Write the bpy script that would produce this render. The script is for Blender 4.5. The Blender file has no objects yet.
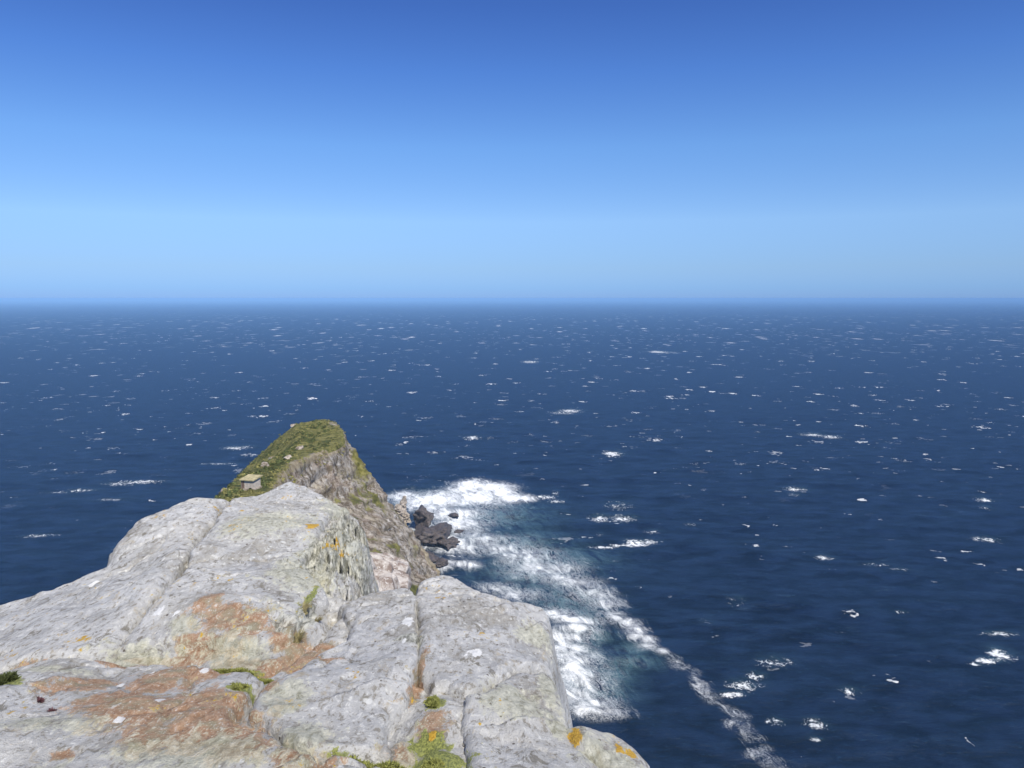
import bpy, bmesh, math, random
import numpy as np
from mathutils import Vector, Matrix

random.seed(7)
S = bpy.context.scene
COL = S.collection
H = 240.0                       # eye above the sea
F = 800.0                       # focal length in pixels of the 1024 wide picture
PITCH = math.atan(86.0 / F)
GZ = H

# ------------------------------------------------------------------ helpers
def tanv(v):
    return math.tan(math.atan((v - 384.0) / F) + PITCH)

def at_z(u, v, z):
    """world point seen at (u, v) that lies z (negative) below the eye"""
    a = np.array([(u - 512) / F, 1.0, -(v - 384) / F])
    c, s = math.cos(PITCH), math.sin(PITCH)
    d = np.array([a[0], a[1] * c + a[2] * s, -a[1] * s + a[2] * c])
    t = z / d[2]
    return d[0] * t, d[1] * t, H + z

_rs = np.random.RandomState(11)
_P = _rs.permutation(4096).astype(np.int64)
_G3 = _rs.normal(size=(4096, 3)); _G3 /= np.linalg.norm(_G3, axis=1)[:, None]

def perlin(x, y, z=0.0):
    x, y, z = np.broadcast_arrays(np.asarray(x, float), np.asarray(y, float), np.asarray(z, float))
    xi, yi, zi = np.floor(x).astype(np.int64), np.floor(y).astype(np.int64), np.floor(z).astype(np.int64)
    xf, yf, zf = x - xi, y - yi, z - zi
    fu = lambda t: t * t * t * (t * (t * 6 - 15) + 10)
    u, v, w = fu(xf), fu(yf), fu(zf)
    def g(ix, iy, iz, dx, dy, dz):
        h = _P[(_P[(_P[ix & 4095] + iy) & 4095] + iz) & 4095]
        q = _G3[h]
        return q[..., 0] * dx + q[..., 1] * dy + q[..., 2] * dz
    r = 0
    for a in (0, 1):
        for b in (0, 1):
            for c in (0, 1):
                r = r + g(xi + a, yi + b, zi + c, xf - a, yf - b, zf - c) * \
                    (u if a else 1 - u) * (v if b else 1 - v) * (w if c else 1 - w)
    return r * 1.5

def fbm(x, y, z=0.0, o=5, gain=.5, ridged=False):
    s, a, t = 0, 1.0, 0
    for i in range(o):
        k = 2.03 ** i
        n = perlin(np.asarray(x) * k + 17.3 * i, np.asarray(y) * k - 9.1 * i, np.asarray(z) * k + 5.7 * i)
        if ridged: n = 1 - 2 * np.abs(n)
        s = s + a * n; t += a; a *= gain
    return s / t

def sstep(a, b, x):
    t = np.clip((x - a) / (b - a), 0, 1)
    return t * t * (3 - 2 * t)

def tag(o, label=None, cat=None, group=None, kind=None):
    if label: o['label'] = label
    if cat: o['category'] = cat
    if group: o['group'] = group
    if kind: o['kind'] = kind
    return o

def link_mesh(name, verts, faces, mat, parent=None, loc=(0, 0, 0), smooth=True):
    me = bpy.data.meshes.new(name)
    verts = np.asarray(verts, float) - np.asarray(loc, float)
    faces = np.asarray(faces)
    if faces.ndim == 2:
        n = faces.shape[1]
        me.vertices.add(len(verts)); me.vertices.foreach_set('co', verts.astype(np.float32).ravel())
        me.loops.add(faces.size); me.loops.foreach_set('vertex_index', faces.astype(np.int32).ravel())
        me.polygons.add(len(faces)); me.polygons.foreach_set('loop_start', np.arange(0, faces.size, n, dtype=np.int32))
    else:
        me.from_pydata([tuple(v) for v in verts], [], [tuple(f) for f in faces])
    me.update(calc_edges=True)
    me.validate()
    me.polygons.foreach_set('use_smooth', [smooth] * len(me.polygons))
    me.materials.append(mat)
    o = bpy.data.objects.new(name, me)
    COL.objects.link(o)
    o.location = loc
    if parent is not None: o.parent = parent
    return o

def vattr(o, name, arr):
    arr = np.asarray(arr, np.float32)
    if arr.ndim == 1:
        a = o.data.attributes.new(name, 'FLOAT', 'POINT'); a.data.foreach_set('value', arr)
    else:
        if arr.shape[1] == 3: arr = np.hstack([arr, np.ones((len(arr), 1), np.float32)])
        a = o.data.attributes.new(name, 'FLOAT_COLOR', 'POINT'); a.data.foreach_set('color', arr.ravel())

def grid_faces(nr, nc, keep=None):
    i = np.arange(nr - 1)[:, None] * nc + np.arange(nc - 1)[None, :]
    f = np.stack([i, i + 1, i + nc + 1, i + nc], -1).reshape(-1, 4)
    if keep is not None:
        k = keep.ravel()
        f = f[k[f].all(1)]
    return f

def compact(verts, faces, *arrs):
    used = np.zeros(len(verts), bool); used[faces.ravel()] = True
    idx = np.cumsum(used) - 1
    return (verts[used], idx[faces]) + tuple(a[used] for a in arrs)

# ------------------------------------------------------------------ node helpers
class NT:
    def __init__(s, name):
        s.m = bpy.data.materials.new(name); s.m.use_nodes = True
        s.t = s.m.node_tree; s.n = s.t.nodes; s.l = s.t.links
        s.n.clear()
        s.out = s.n.new('ShaderNodeOutputMaterial')
        s.b = s.n.new('ShaderNodeBsdfPrincipled')
        s.l.new(s.b.outputs[0], s.out.inputs[0])
        s.pos = s.n.new('ShaderNodeNewGeometry').outputs['Position']
    def put(s, sock, v):
        if isinstance(v, bpy.types.NodeSocket): s.l.new(v, sock)
        elif isinstance(v, (tuple, list)) and len(v) == 3 and sock.type == 'RGBA': sock.default_value = (*v, 1)
        else: sock.default_value = v
    def math(s, op, a, b=0.0, c=None, clamp=False):
        n = s.n.new('ShaderNodeMath'); n.operation = op; n.use_clamp = clamp
        s.put(n.inputs[0], a); s.put(n.inputs[1], b)
        if c is not None: s.put(n.inputs[2], c)
        return n.outputs[0]
    def mix(s, f, a, b):
        n = s.n.new('ShaderNodeMix'); n.data_type = 'RGBA'
        s.put(n.inputs['Factor'], f); s.put(n.inputs[6], a); s.put(n.inputs[7], b)
        return n.outputs[2]
    def mapr(s, v, a, b, c=0.0, d=1.0, smooth=True):
        n = s.n.new('ShaderNodeMapRange'); n.interpolation_type = 'SMOOTHSTEP' if smooth else 'LINEAR'
        s.put(n.inputs[0], v); s.put(n.inputs[1], a); s.put(n.inputs[2], b); s.put(n.inputs[3], c); s.put(n.inputs[4], d)
        return n.outputs[0]
    def vec(s, scale=(1, 1, 1), rot=(0, 0, 0), loc=(0, 0, 0), src=None):
        n = s.n.new('ShaderNodeMapping'); s.put(n.inputs[0], src or s.pos)
        n.inputs['Scale'].default_value = scale; n.inputs['Rotation'].default_value = rot; n.inputs['Location'].default_value = loc
        return n.outputs[0]
    def noise(s, scale, vec=None, detail=4, rough=.55, dist=0.0):
        n = s.n.new('ShaderNodeTexNoise'); s.put(n.inputs['Vector'], vec or s.pos)
        n.inputs['Scale'].default_value = scale; n.inputs['Detail'].default_value = detail
        n.inputs['Roughness'].default_value = rough; n.inputs['Distortion'].default_value = dist
        return n.outputs[0]
    def voro(s, scale, vec=None, feature='F1'):
        n = s.n.new('ShaderNodeTexVoronoi'); n.feature = feature; s.put(n.inputs['Vector'], vec or s.pos)
        n.inputs['Scale'].default_value = scale
        return n
    def attr(s, name):
        n = s.n.new('ShaderNodeAttribute'); n.attribute_name = name; return n
    def sep(s, c):
        n = s.n.new('ShaderNodeSeparateColor'); s.put(n.inputs[0], c); return n.outputs
    def xyz(s, v):
        n = s.n.new('ShaderNodeSeparateXYZ'); s.put(n.inputs[0], v); return n.outputs
    def bump(s, h, dist, strength=1.0, normal=None):
        n = s.n.new('ShaderNodeBump'); s.put(n.inputs['Height'], h)
        n.inputs['Distance'].default_value = dist; n.inputs['Strength'].default_value = strength
        if normal is not None: s.l.new(normal, n.inputs['Normal'])
        return n.outputs[0]
    def add(s, v, off):
        n = s.n.new('ShaderNodeVectorMath'); n.operation = 'ADD'; s.put(n.inputs[0], v); s.put(n.inputs[1], off); return n.outputs[0]

def simple(name, col, rough=.8, var=.25, scale=6.0, bump=0.0):
    t = NT(name)
    n = t.noise(scale, detail=5)
    a = tuple(c * (1 - var) for c in col); b = tuple(min(1, c * (1 + var)) for c in col)
    t.put(t.b.inputs['Base Color'], t.mix(t.mapr(n, .3, .7), a, b))
    t.b.inputs['Roughness'].default_value = rough
    if bump: t.put(t.b.inputs['Normal'], t.bump(n, bump))
    return t.m

# ------------------------------------------------------------------ materials
def mat_rock():
    t = NT('lichen_rock')
    p = t.pos
    m1 = t.sep(t.attr('m1').outputs['Color']); m2 = t.sep(t.attr('m2').outputs['Color'])
    big = t.noise(.55, detail=6, rough=.6)
    ps = t.vec(scale=(1, .5, 1))
    med = t.noise(3.2, vec=ps, detail=8, rough=.68, dist=.4)
    fine = t.noise(20, vec=ps, detail=7, rough=.72)
    grain = t.noise(80, vec=ps, detail=4, rough=.7)
    wide = t.noise(1.35, vec=t.vec(loc=(7, 1, 3), scale=(1, .6, 1)), detail=9, rough=.72, dist=.5)
    base = t.mix(t.mapr(med, .36, .64), (.355, .355, .35), (.535, .535, .525))
    base = t.mix(t.mapr(big, .42, .62, 0, .6), base, (.50, .49, .455))
    base = t.mix(t.mapr(wide, .52, .60, 0, .65), base, (.60, .60, .585))
    base = t.mix(t.mapr(wide, .47, .39, 0, .80), base, (.325, .31, .275))
    # crusts of whitish lichen and bare dun patches
    base = t.mix(t.mapr(fine, .54, .64, 0, .75), base, (.68, .675, .64))
    base = t.mix(t.mapr(fine, .47, .38, 0, .85), base, (.24, .22, .18))
    pk = t.noise(6.5, vec=t.vec(loc=(4, 9, 2), scale=(1, .55, 1)), detail=8, rough=.75, dist=.6)
    base = t.mix(t.mapr(pk, .57, .64, 0, .65), base, (.40, .345, .25))
    base = t.mix(t.mapr(pk, .43, .38, 0, .85), base, (.19, .175, .14))
    # round lichen colonies
    v = t.voro(5.0, vec=t.add(p, t.vec(scale=(.08, .08, .08), src=None)))
    wv = t.math('ADD', v.outputs['Distance'], t.math('MULTIPLY', t.math('SUBTRACT', fine, .5), .35))
    rnd = t.sep(v.outputs['Color'])
    spot = t.math('MULTIPLY', t.mapr(wv, .20, .12), t.math('GREATER_THAN', rnd[0], .72))
    base = t.mix(t.math('MULTIPLY', spot, .7), base, (.66, .66, .63))
    v2 = t.voro(14.0)
    wv2 = t.math('ADD', v2.outputs['Distance'], t.math('MULTIPLY', t.math('SUBTRACT', grain, .5), .4))
    r2 = t.sep(v2.outputs['Color'])
    base = t.mix(t.math('MULTIPLY', t.mapr(wv2, .24, .14), t.math('GREATER_THAN', r2[0], .80)), base, (.62, .62, .58))
    base = t.mix(t.math('MULTIPLY', t.mapr(wv2, .22, .12), t.math('GREATER_THAN', r2[1], .90)), base, (.10, .085, .07))
    # masks that follow stains and plants on this rock
    def mask(a, lo=.38, hi=.52, k=1.0, n=None, w=.9):
        s_ = t.math('ADD', a, t.math('MULTIPLY', t.math('SUBTRACT', n or med, .5), w))
        s_ = t.math('ADD', s_, t.math('MULTIPLY', t.math('SUBTRACT', wide, .5), w * 1.1))
        s_ = t.math('ADD', s_, t.math('MULTIPLY', t.math('SUBTRACT', fine, .5), 1.9))
        return t.mapr(s_, lo, hi, 0, k)
    br = mask(m1[0], .36, .56, 1.0, None, 2.2)
    brown = t.mix(t.mapr(fine, .35, .65), (.27, .155, .085), (.44, .29, .185))
    brown = t.mix(t.mapr(t.noise(6, detail=5), .45, .68), brown, (.27, .235, .15))
    brown = t.mix(t.mapr(grain, .56, .66, 0, .7), brown, (.55, .52, .45))
    base = t.mix(t.math('MULTIPLY', br, t.mapr(fine, .66, .56, .30, .95)), base, brown)
    cream = mask(m2[0], .36, .66, .8, None, 2.2)
    base = t.mix(t.math('MULTIPLY', cream, .8), base, t.mix(t.mapr(fine, .38, .62), (.30, .30, .21), (.56, .55, .42)))
    gr = mask(m2[2], .34, .56, 1.0, None, 1.3)
    strip = t.noise(9, vec=t.vec(scale=(3.2, .8, .8)), detail=6, rough=.7)
    base = t.mix(t.math('MULTIPLY', gr, .85), base, t.mix(t.mapr(strip, .38, .60), (.12, .12, .09), (.56, .555, .48)))
    ms = mask(m1[1], .36, .50, .9, None, 1.5)
    base = t.mix(ms, base, t.mix(t.mapr(grain, .35, .65), (.10, .125, .025), (.31, .33, .07)))
    og = mask(m1[2], .45, .52, .95, None, 1.9)
    base = t.mix(og, base, t.mix(t.mapr(grain, .35, .65), (.42, .23, .02), (.60, .38, .05)))
    wh = t.mapr(t.math('ADD', m2[1], t.math('MULTIPLY', t.math('SUBTRACT', fine, .5), 1.9)), .44, .60)
    base = t.mix(t.math('MULTIPLY', wh, .85), base, (.78, .78, .76))
    t.put(t.b.inputs['Base Color'], base)
    t.b.inputs['Roughness'].default_value = .9
    t.b.inputs['Specular IOR Level'].default_value = .25
    h = t.math('ADD', t.math('MULTIPLY', fine, .45), t.math('MULTIPLY', grain, .12))
    h = t.math('ADD', h, t.math('MULTIPLY', med, .45))
    t.put(t.b.inputs['Normal'], t.bump(h, .06, 1.0))
    return t.m

def mat_headland():
    t = NT('headland_ground')
    m = t.sep(t.attr('m1').outputs['Color'])     # r: vegetation, g: trail / scree, b: yellow green
    n1 = t.noise(.09, detail=7, rough=.65); n2 = t.noise(.45, detail=7, rough=.7); n3 = t.noise(2.0, detail=4, rough=.7)
    stra = t.noise(.25, vec=t.vec(scale=(1.8, 1.8, .55), rot=(.15, .35, .3)), detail=9, rough=.72, dist=.5)
    rock = t.mix(t.mapr(stra, .40, .60), (.135, .108, .075), (.47, .42, .355))
    rock = t.mix(t.mapr(n2, .52, .64), rock, (.56, .53, .49))
    rock = t.mix(t.mapr(n1, .50, .64, 0, .5), rock, (.30, .215, .15))
    rock = t.mix(t.mapr(n2, .46, .34, 0, .6), rock, (.19, .165, .07))
    veg = t.mix(t.mapr(n2, .38, .60), (.085, .098, .025), (.27, .25, .085))
    veg = t.mix(t.mapr(n1, .50, .62, 0, .6), veg, (.05, .068, .022))
    veg = t.mix(t.mapr(n3, .58, .68, 0, .6), veg, (.26, .225, .12))
    yel = t.mix(t.mapr(n2, .4, .6), (.14, .135, .03), (.30, .27, .095))
    scree = t.mix(t.mapr(n2, .35, .65), (.29, .23, .14), (.47, .40, .28))
    rock = t.mix(t.mapr(n3, .56, .66, 0, .6), rock, (.62, .59, .54))
    rock = t.mix(t.mapr(n3, .45, .36, 0, .6), rock, (.10, .08, .06))
    def k(a, w=1.1):
        s_ = t.math('ADD', a, t.math('MULTIPLY', t.math('SUBTRACT', n2, .5), w))
        s_ = t.math('ADD', s_, t.math('MULTIPLY', t.math('SUBTRACT', n3, .5), .7))
        return t.mapr(s_, .36, .66)
    c = t.mix(k(m[1], .9), rock, scree)
    c = t.mix(k(m[0]), c, veg)
    c = t.mix(k(m[2]), c, yel)
    t.put(t.b.inputs['Base Color'], c)
    t.b.inputs['Roughness'].default_value = .92
    t.b.inputs['Specular IOR Level'].default_value = .2
    h = t.math('ADD', stra, t.math('MULTIPLY', n2, 1.0))
    t.put(t.b.inputs['Normal'], t.bump(t.math('ADD', h, t.math('MULTIPLY', n3, .4)), 1.3, 1.0))
    return t.m

def mat_sea():
    t = NT('sea_water')
    x, y, z = t.xyz(t.pos)[0:3]
    foamA = t.attr('foam').outputs['Fac']
    milk = t.attr('milk').outputs['Fac']
    fl = t.vec(scale=(1, 1, 0))
    n_big = t.noise(.010, vec=fl, detail=4)
    n_mid = t.noise(.045, vec=t.vec(scale=(.8, 1.3, 0), rot=(0, 0, .15)), detail=5, rough=.6)
    n_sm = t.noise(.22, vec=t.vec(scale=(.75, 1.3, 0), rot=(0, 0, -.1)), detail=6, rough=.65)
    n_f = t.noise(.9, vec=fl, detail=6, rough=.7)
    deep = t.mix(t.mapr(n_mid, .35, .65), (.0024, .0058, .0105), (.0080, .0175, .040))  # light and dark of the swell painted into the water colour
    deep = t.mix(t.mapr(n_sm, .55, .72, 0, .5), deep, (.014, .038, .075))
    # foam that is spread by the attribute, broken up by noise
    along = t.vec(rot=(0, 0, -.26))
    lace = t.noise(.075, vec=t.vec(scale=(1.5, .50, 0), src=along), detail=10, rough=.74, dist=.9)
    web = t.noise(.16, vec=t.vec(scale=(1.4, .45, 0), src=along), detail=7, rough=.62, dist=1.4)
    web = t.math('SUBTRACT', 1.0, t.math('MULTIPLY', t.math('ABSOLUTE', t.math('SUBTRACT', web, .5)), 9.0))
    web = t.math('MAXIMUM', web, 0.0)
    brk = t.math('ADD', t.math('MULTIPLY', lace, .74), t.math('MULTIPLY', n_f, .26))
    s_ = t.math('ADD', t.math('MULTIPLY', foamA, .92), t.math('MULTIPLY', t.math('SUBTRACT', brk, .5), 4.2))
    foam1 = t.math('POWER', t.mapr(s_, .34, 1.2, smooth=False), 1.1)
    veil = t.math('MULTIPLY', t.math('MULTIPLY', web, t.mapr(n_f, .35, .6)), t.mapr(t.math('ADD', foamA, t.math('MULTIPLY', milk, .35)), .12, .8, 0, .62))
    foam1 = t.math('MAXIMUM', foam1, veil)
    foam1 = t.math('MULTIPLY', foam1, t.mapr(t.math('ADD', foamA, t.math('MULTIPLY', milk, .3)), .05, .22))
    # scattered whitecaps: three sizes of cell, wind crests stretched across
    warp = t.n.new('ShaderNodeTexNoise'); t.put(warp.inputs['Vector'], fl); warp.inputs['Scale'].default_value = .12; warp.inputs['Detail'].default_value = 5
    def caps(cx, cy, rot, thr, r0, amp, zc):
        wv = t.n.new('ShaderNodeVectorMath'); wv.operation = 'MULTIPLY_ADD'
        t.put(wv.inputs[0], warp.outputs['Color']); wv.inputs[1].default_value = (amp, amp, 0); t.put(wv.inputs[2], t.pos)
        v = t.voro(1.0, vec=t.vec(scale=(1 / cx, 1 / cy, 0), rot=(0, 0, rot), loc=(zc, zc * 2, 0), src=wv.outputs[0]))
        rn = t.sep(v.outputs['Color'])
        on = t.math('GREATER_THAN', t.math('ADD', rn[0], t.math('MULTIPLY', t.math('SUBTRACT', n_big, .5), .9)), thr)
        rad = t.math('MULTIPLY', t.math('POWER', rn[1], 1.6), r0 * 1.15)
        d = t.math('ADD', v.outputs['Distance'], t.math('ADD', t.math('MULTIPLY', t.math('SUBTRACT', n_sm, .5), .34), t.math('MULTIPLY', t.math('SUBTRACT', n_f, .5), .16)))
        e = t.math('SUBTRACT', rad, d)
        return t.math('MULTIPLY', t.math('MULTIPLY', t.mapr(e, -.03, .07), on), t.math('MULTIPLY', t.mapr(n_f, .34, .50, .4, 1), t.mapr(rn[2], 0, 1, .25, 1)))
    near = t.mapr(y, 1500, 2600, 1, 0)
    mid_ = t.math('MULTIPLY', t.mapr(y, 800, 1700, .0, 1), t.mapr(y, 4500, 8000, 1, 0))
    far_ = t.mapr(y, 2800, 5500, 0, 1)
    far2 = t.mapr(y, 7000, 15000, 1, 0)
    w1 = t.math('MULTIPLY', caps(15, 12, .12, .80, .25, 26, 3), t.math('MULTIPLY', near, .75))
    w0 = t.math('MULTIPLY', caps(62, 50, -.1, .97, .15, 60, 8), near)
    w2 = t.math('MULTIPLY', caps(24, 36, .05, .68, .29, 70, 5), mid_)
    w3 = t.math('MULTIPLY', t.math('MULTIPLY', caps(46, 200, .0, .60, .36, 120, 1), far_), t.math('MULTIPLY', far2, .7))
    wc = t.math('MAXIMUM', t.math('MAXIMUM', w0, w1), t.math('MAXIMUM', w2, w3))
    capA = t.attr('cap').outputs['Fac']
    cb = t.math('ADD', t.math('MULTIPLY', t.noise(.24, vec=t.vec(scale=(.9, .6, 0)), detail=8, rough=.72, dist=1.2), .7), t.math('MULTIPLY', n_f, .3))
    cp = t.mapr(t.math('ADD', capA, t.math('MULTIPLY', t.math('SUBTRACT', cb, .5), 5.0)), .50, .95)
    cp = t.math('MULTIPLY', cp, t.mapr(capA, .10, .25))
    wc = t.math('MAXIMUM', wc, cp)
    # pale trails left behind broken crests
    tr = t.math('MULTIPLY', t.mapr(t.noise(.03, vec=t.vec(scale=(.6, 1.6, 0), rot=(0, 0, .2)), detail=8, rough=.75, dist=.6), .60, .74, 0, .22), 1.0)
    col = t.mix(t.math('MULTIPLY', milk, t.mapr(lace, .34, .62, .0, .9)), deep, (.075, .150, .165))
    col = t.mix(tr, col, (.10, .17, .21))
    fo = t.math('MAXIMUM', foam1, wc)
    col = t.mix(fo, col, (.80, .82, .82))
    t.n.remove(t.b)
    h = t.math('ADD', t.math('MULTIPLY', n_mid, 3.5), t.math('MULTIPLY', n_sm, 1.6))
    h = t.math('ADD', h, t.math('MULTIPLY', n_f, .45))
    h = t.math('ADD', h, t.math('MULTIPLY', fo, .3))
    nrm = t.bump(h, 1.0, .9)
    # wind-roughened water: broad reflection of the upper sky, limited at grazing angles by the waves
    fr = t.n.new('ShaderNodeFresnel'); fr.inputs['IOR'].default_value = 1.33; t.l.new(nrm, fr.inputs['Normal'])
    fac = t.math('DIVIDE', fr.outputs[0], t.math('ADD', 1.0, t.math('MULTIPLY', fr.outputs[0], 2.7)))
    fac = t.math('MULTIPLY', fac, t.mapr(fo, 0, 1, 1, .1))
    df = t.n.new('ShaderNodeBsdfDiffuse'); gl = t.n.new('ShaderNodeBsdfGlossy'); mx = t.n.new('ShaderNodeMixShader')
    t.put(df.inputs['Color'], col); t.l.new(nrm, df.inputs['Normal']); t.l.new(nrm, gl.inputs['Normal'])
    gl.inputs['Roughness'].default_value = .22; gl.inputs['Color'].default_value = (.62, .80, 1, 1)
    t.put(mx.inputs[0], fac); t.l.new(df.outputs[0], mx.inputs[1]); t.l.new(gl.outputs[0], mx.inputs[2])
    t.l.new(mx.outputs[0], t.out.inputs[0])
    return t.m

def mat_seastack():
    t = NT('wet_dark_rock')
    n = t.noise(.5, detail=8, rough=.7); n2 = t.noise(1.6, detail=5, rough=.7)
    z = t.xyz(t.pos)[2]
    c = t.mix(t.mapr(n, .38, .62), (.035, .03, .027), (.125, .10, .088))
    c = t.mix(t.mapr(n2, .58, .68, 0, .5), c, (.20, .175, .155))
    t.put(t.b.inputs['Base Color'], c)
    t.b.inputs['Roughness'].default_value = .6
    t.put(t.b.inputs['Normal'], t.bump(t.math('ADD', n, t.math('MULTIPLY', n2, .4)), 1.0))
    return t.m

def mat_block(name, a, b, c, sc):
    t = NT(name)
    n = t.noise(1.2 * sc, detail=8, rough=.7); n2 = t.noise(5 * sc, detail=5, rough=.7)
    col = t.mix(t.mapr(n, .40, .58), a, b)
    col = t.mix(t.mapr(n2, .56, .64, 0, .8), col, c)
    t.put(t.b.inputs['Base Color'], col); t.b.inputs['Roughness'].default_value = .9
    t.put(t.b.inputs['Normal'], t.bump(t.math('ADD', n, t.math('MULTIPLY', n2, .3)), .15 / sc))
    return t.m

ROCK = mat_rock(); HEAD = mat_headland(); SEA = mat_sea(); STACK = mat_seastack()
PINK = mat_block('pink_white_rock', (.19, .145, .12), (.44, .40, .36), (.62, .60, .57), 2.5)
DUN = mat_block('dun_rock', (.19, .15, .11), (.40, .35, .29), (.52, .50, .46), .6)
MOSS = simple('moss_leaf', (.21, .22, .055), .9, .45, 60)
GRASSY = simple('grass_blade', (.20, .17, .075), .9, .45, 30)
SHRUB = simple('shrub_leaf', (.075, .092, .025), .85, .5, .7)
SHRUB2 = simple('shrub_leaf_olive', (.215, .20, .065), .85, .5, .5)
PURP = simple('dark_purple_leaf', (.10, .04, .045), .7, .5, 90)
PALE = simple('pale_petal', (.62, .56, .58), .8, .1, 60)
WALL = simple('hut_render', (.44, .39, .33), .9, .18, 2.5, .02)
ROOF = simple('hut_roof_slab', (.36, .315, .18), .9, .3, 1.5, .02)
DARK = simple('hut_opening', (.16, .11, .08), .6, .2, 2)

# ------------------------------------------------------------------ foreground base surface
PTS = [(0,598,-3.22),(50,586,-3.15),(100,562,-3.12),(130,526,-3.02),(170,506,-3.04),(210,497,-3.1),(240,496,-3.18),(258,489,-3.18),(290,484,-3.2),(325,494,-3.24),(352,507,-3.3),(366,540,-3.40),(385,575,-3.4),
 (60,620,-2.95),(150,580,-2.86),(200,540,-2.86),(240,510,-2.98),(290,540,-2.94),(250,600,-2.80),(320,590,-3.0),(330,530,-3.02),(100,600,-2.9),(270,505,-3.02),
 (60,655,-2.84),(170,648,-2.82),(270,648,-2.85),(330,628,-2.93),
 (0,700,-2.6),(100,700,-2.6),(100,768,-2.45),(0,768,-2.42),(220,730,-2.55),(250,768,-2.5),(-80,700,-2.6),(-80,610,-3.3),(-60,768,-2.45),
 (350,600,-3.06),(400,586,-3.1),(445,573,-3.2),(400,640,-2.86),(480,620,-3.0),(545,608,-3.25),(550,660,-3.05),(450,700,-2.74),(350,700,-2.68),(560,715,-2.9),(500,690,-2.8),
 (500,750,-2.6),(400,768,-2.5),(600,750,-2.78),(655,768,-2.9),(100,900,-2.3),(300,900,-2.3),(500,900,-2.4),(650,900,-2.6),(780,900,-3.2),(-200,900,-2.4),(-200,700,-3.2)]
CP = np.array([at_z(*p) for p in PTS])
def _tps_fit(P, lam=.02):
    n = len(P); d = np.linalg.norm(P[:, None, :2] - P[None, :, :2], axis=2)
    K = np.where(d > 0, d * d * np.log(d + 1e-12), 0) + lam * np.eye(n)
    Q = np.hstack([np.ones((n, 1)), P[:, :2]])
    A = np.block([[K, Q], [Q.T, np.zeros((3, 3))]])
    return np.linalg.solve(A, np.concatenate([P[:, 2] - H, np.zeros(3)]))
_W = _tps_fit(CP)
def base_z(x, y):
    x = np.asarray(x, float); y = np.asarray(y, float)
    r = _W[-3] + _W[-2] * x + _W[-1] * y
    for i, p in enumerate(CP):
        d = np.hypot(x - p[0], y - p[1]); r = r + _W[i] * d * d * np.log(d + 1e-9)
    return r
_cache = {}
def on_rock(u, v):
    """point of the rock surface seen at (u, v)"""
    if (u, v) in _cache: return _cache[(u, v)].copy()
    dx, dy, _ = at_z(u, v, -1.0)
    k = np.arange(1.5, 5.0, .01)
    e = -k - base_z(dx * k, dy * k)
    hit = np.nonzero(e <= 0)[0]
    kk = k[hit[0]] if len(hit) and hit[0] > 0 else 3.2
    _cache[(u, v)] = np.array([dx * kk, dy * kk])
    return _cache[(u, v)].copy()

def sdist(x, y, poly):
    """distance to the polygon's edge, positive inside"""
    P = np.asarray(poly); d = np.full(x.shape, 1e9); ins = np.zeros(x.shape, bool)
    for i in range(len(P)):
        a, b = P[i], P[(i + 1) % len(P)]; e = b - a; L = (e ** 2).sum() + 1e-12
        t = np.clip(((x - a[0]) * e[0] + (y - a[1]) * e[1]) / L, 0, 1)
        d = np.minimum(d, np.hypot(x - a[0] - t * e[0], y - a[1] - t * e[1]))
        c = ((a[1] > y) != (b[1] > y)) & (x < (b[0] - a[0]) * (y - a[1]) / (b[1] - a[1] + 1e-12) + a[0])
        ins ^= c
    return np.where(ins, d, -d)

def blobmask(x, y, blobs):
    """blobs: (u, v, half width px, half height px[, tilt]) put on the rock surface"""
    m = np.zeros(x.shape)
    for b in blobs:
        u, v, ru, rv = b[:4]; tilt = b[4] if len(b) > 4 else 0
        c = on_rock(u, v); Y = c[1]
        rx = ru * Y / F; top = on_rock(u, v - rv); ry = max(.5 * abs(top[1] - c[1]) + .5 * rv * Y / F / tanv(v), .01)
        ct, st = math.cos(tilt), math.sin(tilt)
        dx, dy = (x - c[0]) / rx, (y - c[1]) / ry
        q = (dx * ct + dy * st) ** 2 + (-dx * st + dy * ct) ** 2 * (1 if not tilt else 5)
        m = np.maximum(m, np.exp(-q * .9))
    return m
BROWN = [(120,705,60,26),(210,720,60,24),(90,680,40,14),(260,650,60,10),(300,755,40,14),(205,600,22,12),(225,612,24,12),(248,622,18,14),(200,632,26,5),(155,640,30,4),(110,692,34,15),(150,680,40,16),(190,668,40,13),(140,712,40,14),(185,640,30,6),
 (290,628,28,10),(320,632,20,6),(240,745,55,24),(300,640,24,8),(170,735,60,24),(210,700,40,18),(430,722,18,22),(419,668,4,22),(120,655,40,4),(200,655,26,5),(40,655,22,2.4),(330,655,16,4),(270,690,14,8),(405,735,22,14),(60,745,18,6),(300,765,30,10)]
MOSSB = [(428,728,22,12),(436,745,30,16),(455,758,16,10),(222,654,30,3.5),(195,649,20,2.5),(262,668,12,5),(240,685,14,4),(435,697,11,9),(437,752,26,13),(372,744,38,3.5),(6,684,12,7),(250,660,14,3),(405,748,22,5),(345,748,16,3),(310,596,4,10)]
ORNG = [(312,525,6,2.5),(341,550,3,1.6),(336,542,4,1.6),(575,733,9,7),(618,744,7,9),(632,752,10,5),(432,722,4,7)]
CREAM = [(420,735,36,24),(140,640,40,10),(190,752,110,26),(60,722,60,14),(300,735,40,20),(30,765,40,14),(285,700,30,18),(525,700,45,22),(535,635,22,16),(548,690,16,30),(610,750,45,22),(560,725,20,12),(270,520,40,14),(340,505,22,12),(300,575,40,20),(235,640,40,14),(60,670,50,6),(330,560,30,40),(180,620,20,8)]
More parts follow.
